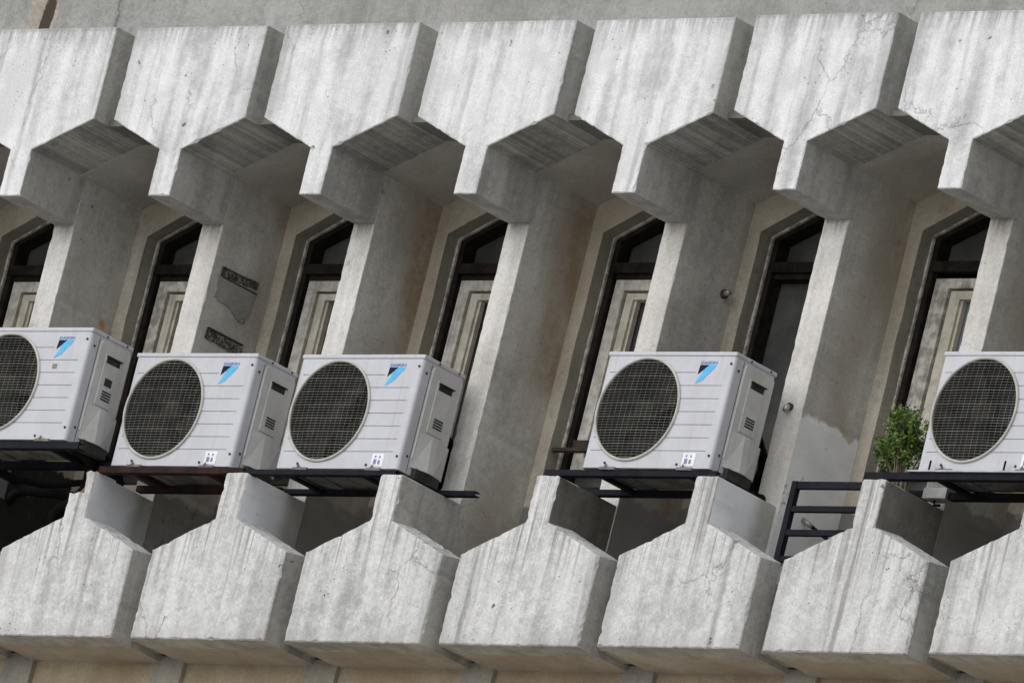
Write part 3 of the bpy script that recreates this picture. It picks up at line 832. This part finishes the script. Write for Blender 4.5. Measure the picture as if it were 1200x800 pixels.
hose('black pipes and cables hanging below the leftmost air conditioner',
     [([(.75, .14, -2.02), (.80, .30, -2.05), (.74, .42, -2.12), (.55, .44, -2.16), (.30, .42, -2.14), (.05, .42, -2.18), (-.1, .5, -2.62)], .024),
      ([(.82, .0, -2.05), (.86, .10, -2.10), (.72, .25, -2.17), (.58, .33, -2.21), (.40, .40, -2.28), (.3, .45, -2.62)], .03),
      ([(.84, .05, -2.05), (.84, .2, -2.09), (.66, .30, -2.13), (.60, .36, -2.2), (.62, .42, -2.62)], .02),
      ([(.2, .14, -2.02), (.16, .24, -2.1), (.34, .33, -2.13), (.62, .33, -2.12), (.80, .33, -2.15), (.85, .40, -2.62)], .016)])
f = empty('junction_box', (5.858, .25, -2.182), 'small grey junction box under the bracket beside the shrub', 'junction box')
mb = MB(); mb.box(0, .13, 0, .06, 0, .048); mb.build('case', ['box'], f)
mb = MB(); mb.box(-.002, .132, -.006, -.0005, .002, .05); mb.build('lid', ['box'], f)
mb = MB(); mb.tube([(.05, .02, .0), (.05, .025, -.02), (.08, .03, -.02)], .007, 8); mb.build('gland', ['rubber'], f)

# ------------------------------------------------------------------ shrub growing from the stem top
sh = empty('green_shrub', (5.79, .16, -2.19), 'small green leafy shrub growing between the stem top and the right-hand air conditioner', 'shrub')
rs = random.Random(21)
tw = MB(); lf = MB()
tips = []
ctr = Vector((.0, .02, .32))
for s in range(22):
    a = rs.uniform(0, 2 * math.pi); rad = rs.uniform(.02, .165)
    tip = Vector((math.cos(a) * rad * 1.1 - .05, math.sin(a) * rad * .8 + .02, rs.uniform(.20, .395) - .40 * rad))
    base = Vector((rs.uniform(-.02, .03), rs.uniform(-.02, .03), 0))
    mid = base.lerp(tip, .5) + Vector((rs.uniform(-.025, .025), rs.uniform(-.02, .02), rs.uniform(.0, .02)))
    tw.tube([base, mid, tip], [.005, .0035, .0015], 5)
    tips.append((mid, tip))
    for j in range(3):
        q = mid.lerp(tip, rs.uniform(.1, .9)); e = q + Vector((rs.uniform(-.06, .06), rs.uniform(-.05, .05), rs.uniform(.0, .06)))
        tw.tube([q, e], [.002, .001], 4); tips.append((q, e))
def leaf(c, d, ln, w):
    d = d.normalized(); side = d.cross(Vector((rs.uniform(-1, 1), rs.uniform(-1, 1), rs.uniform(-.3, 1)))).normalized()
    nr = d.cross(side)
    pts = [c, c + d * ln * .35 + side * w - nr * .002, c + d * ln + nr * -.004, c + d * ln * .35 - side * w - nr * .002, c + d * ln * .55]
    i = [lf.vert(q) for q in pts]
    lf.face((i[0], i[1], i[4])); lf.face((i[1], i[2], i[4])); lf.face((i[2], i[3], i[4])); lf.face((i[3], i[0], i[4]))
for (a, b) in tips:
    for j in range(44):
        q = a.lerp(b, rs.uniform(.35, 1.08)) + Vector((rs.gauss(0, .016), rs.gauss(0, .015), rs.gauss(0, .014)))
        if q.z < .105: continue
        leaf(q, Vector((rs.gauss(0, 1), rs.gauss(0, 1), rs.gauss(.35, .8))), rs.uniform(.014, .028), rs.uniform(.004, .0072))
tw.build('stem', ['twig'], sh); lf.build('foliage', ['leaf'], sh)

# ------------------------------------------------------------------ ground
mb = MB(); mb.face([mb.vert(x, y, -19.4) for x, y in ((-1500, -1500), (1500, -1500), (1500, 1500), (-1500, 1500))])
tag(mb.build('ground', ['ground']), kind='structure')

# ------------------------------------------------------------------ light
ELEV, AZ = math.radians(34), math.radians(200)      # AZ clockwise from +Y: the light comes from the front left
w = bpy.data.worlds.new('World'); scene.world = w; w.use_nodes = True
nt = w.node_tree; bg = nt.nodes['Background']
sky = nt.nodes.new('ShaderNodeTexSky'); sky.sky_type = 'NISHITA'; sky.sun_disc = False
sky.sun_elevation = ELEV; sky.sun_rotation = AZ
sky.air_density = 1.0; sky.dust_density = 1.5; sky.ozone_density = 1.0
hs = nt.nodes.new('ShaderNodeHueSaturation'); hs.inputs['Saturation'].default_value = .12   # overcast: nearly colourless
nt.links.new(sky.outputs[0], hs.inputs['Color']); nt.links.new(hs.outputs[0], bg.inputs['Color'])
bg.inputs['Strength'].default_value = .15
sun = bpy.data.lights.new('sun', 'SUN'); sun.energy = 1.72; sun.angle = math.radians(150); sun.color = (1.0, .992, .98)
so = bpy.data.objects.new('sun', sun); COL.objects.link(so)
d = Vector((math.sin(AZ) * math.cos(ELEV), math.cos(AZ) * math.cos(ELEV), math.sin(ELEV)))
so.rotation_euler = d.to_track_quat('Z', 'Y').to_euler(); so.location = (0, -10, 10)

# ------------------------------------------------------------------ camera
cam = bpy.data.cameras.new('camera'); co = bpy.data.objects.new('camera', cam); COL.objects.link(co)
r = Vector((0.7307283, 0.6412102, 0.2342767)); u = Vector((-0.0003836, -0.3427922, 0.9394112)); fw = Vector((-0.6826683, 0.6865442, 0.2502420))
C = Vector((47.748366, -44.579892, -17.794235))
co.matrix_world = Matrix(((r.x, u.x, -fw.x, C.x), (r.y, u.y, -fw.y, C.y), (r.z, u.z, -fw.z, C.z), (0, 0, 0, 1)))
cam.sensor_width = 36; cam.lens = 17000 / 1200 * 36; cam.clip_start = 1; cam.clip_end = 4000
scene.camera = co
scene.view_settings.view_transform = 'Standard'; scene.view_settings.look = 'None'; scene.view_settings.exposure = 0
scene.render.engine = 'CYCLES'
scene.cycles.max_bounces = 8; scene.cycles.diffuse_bounces = 5
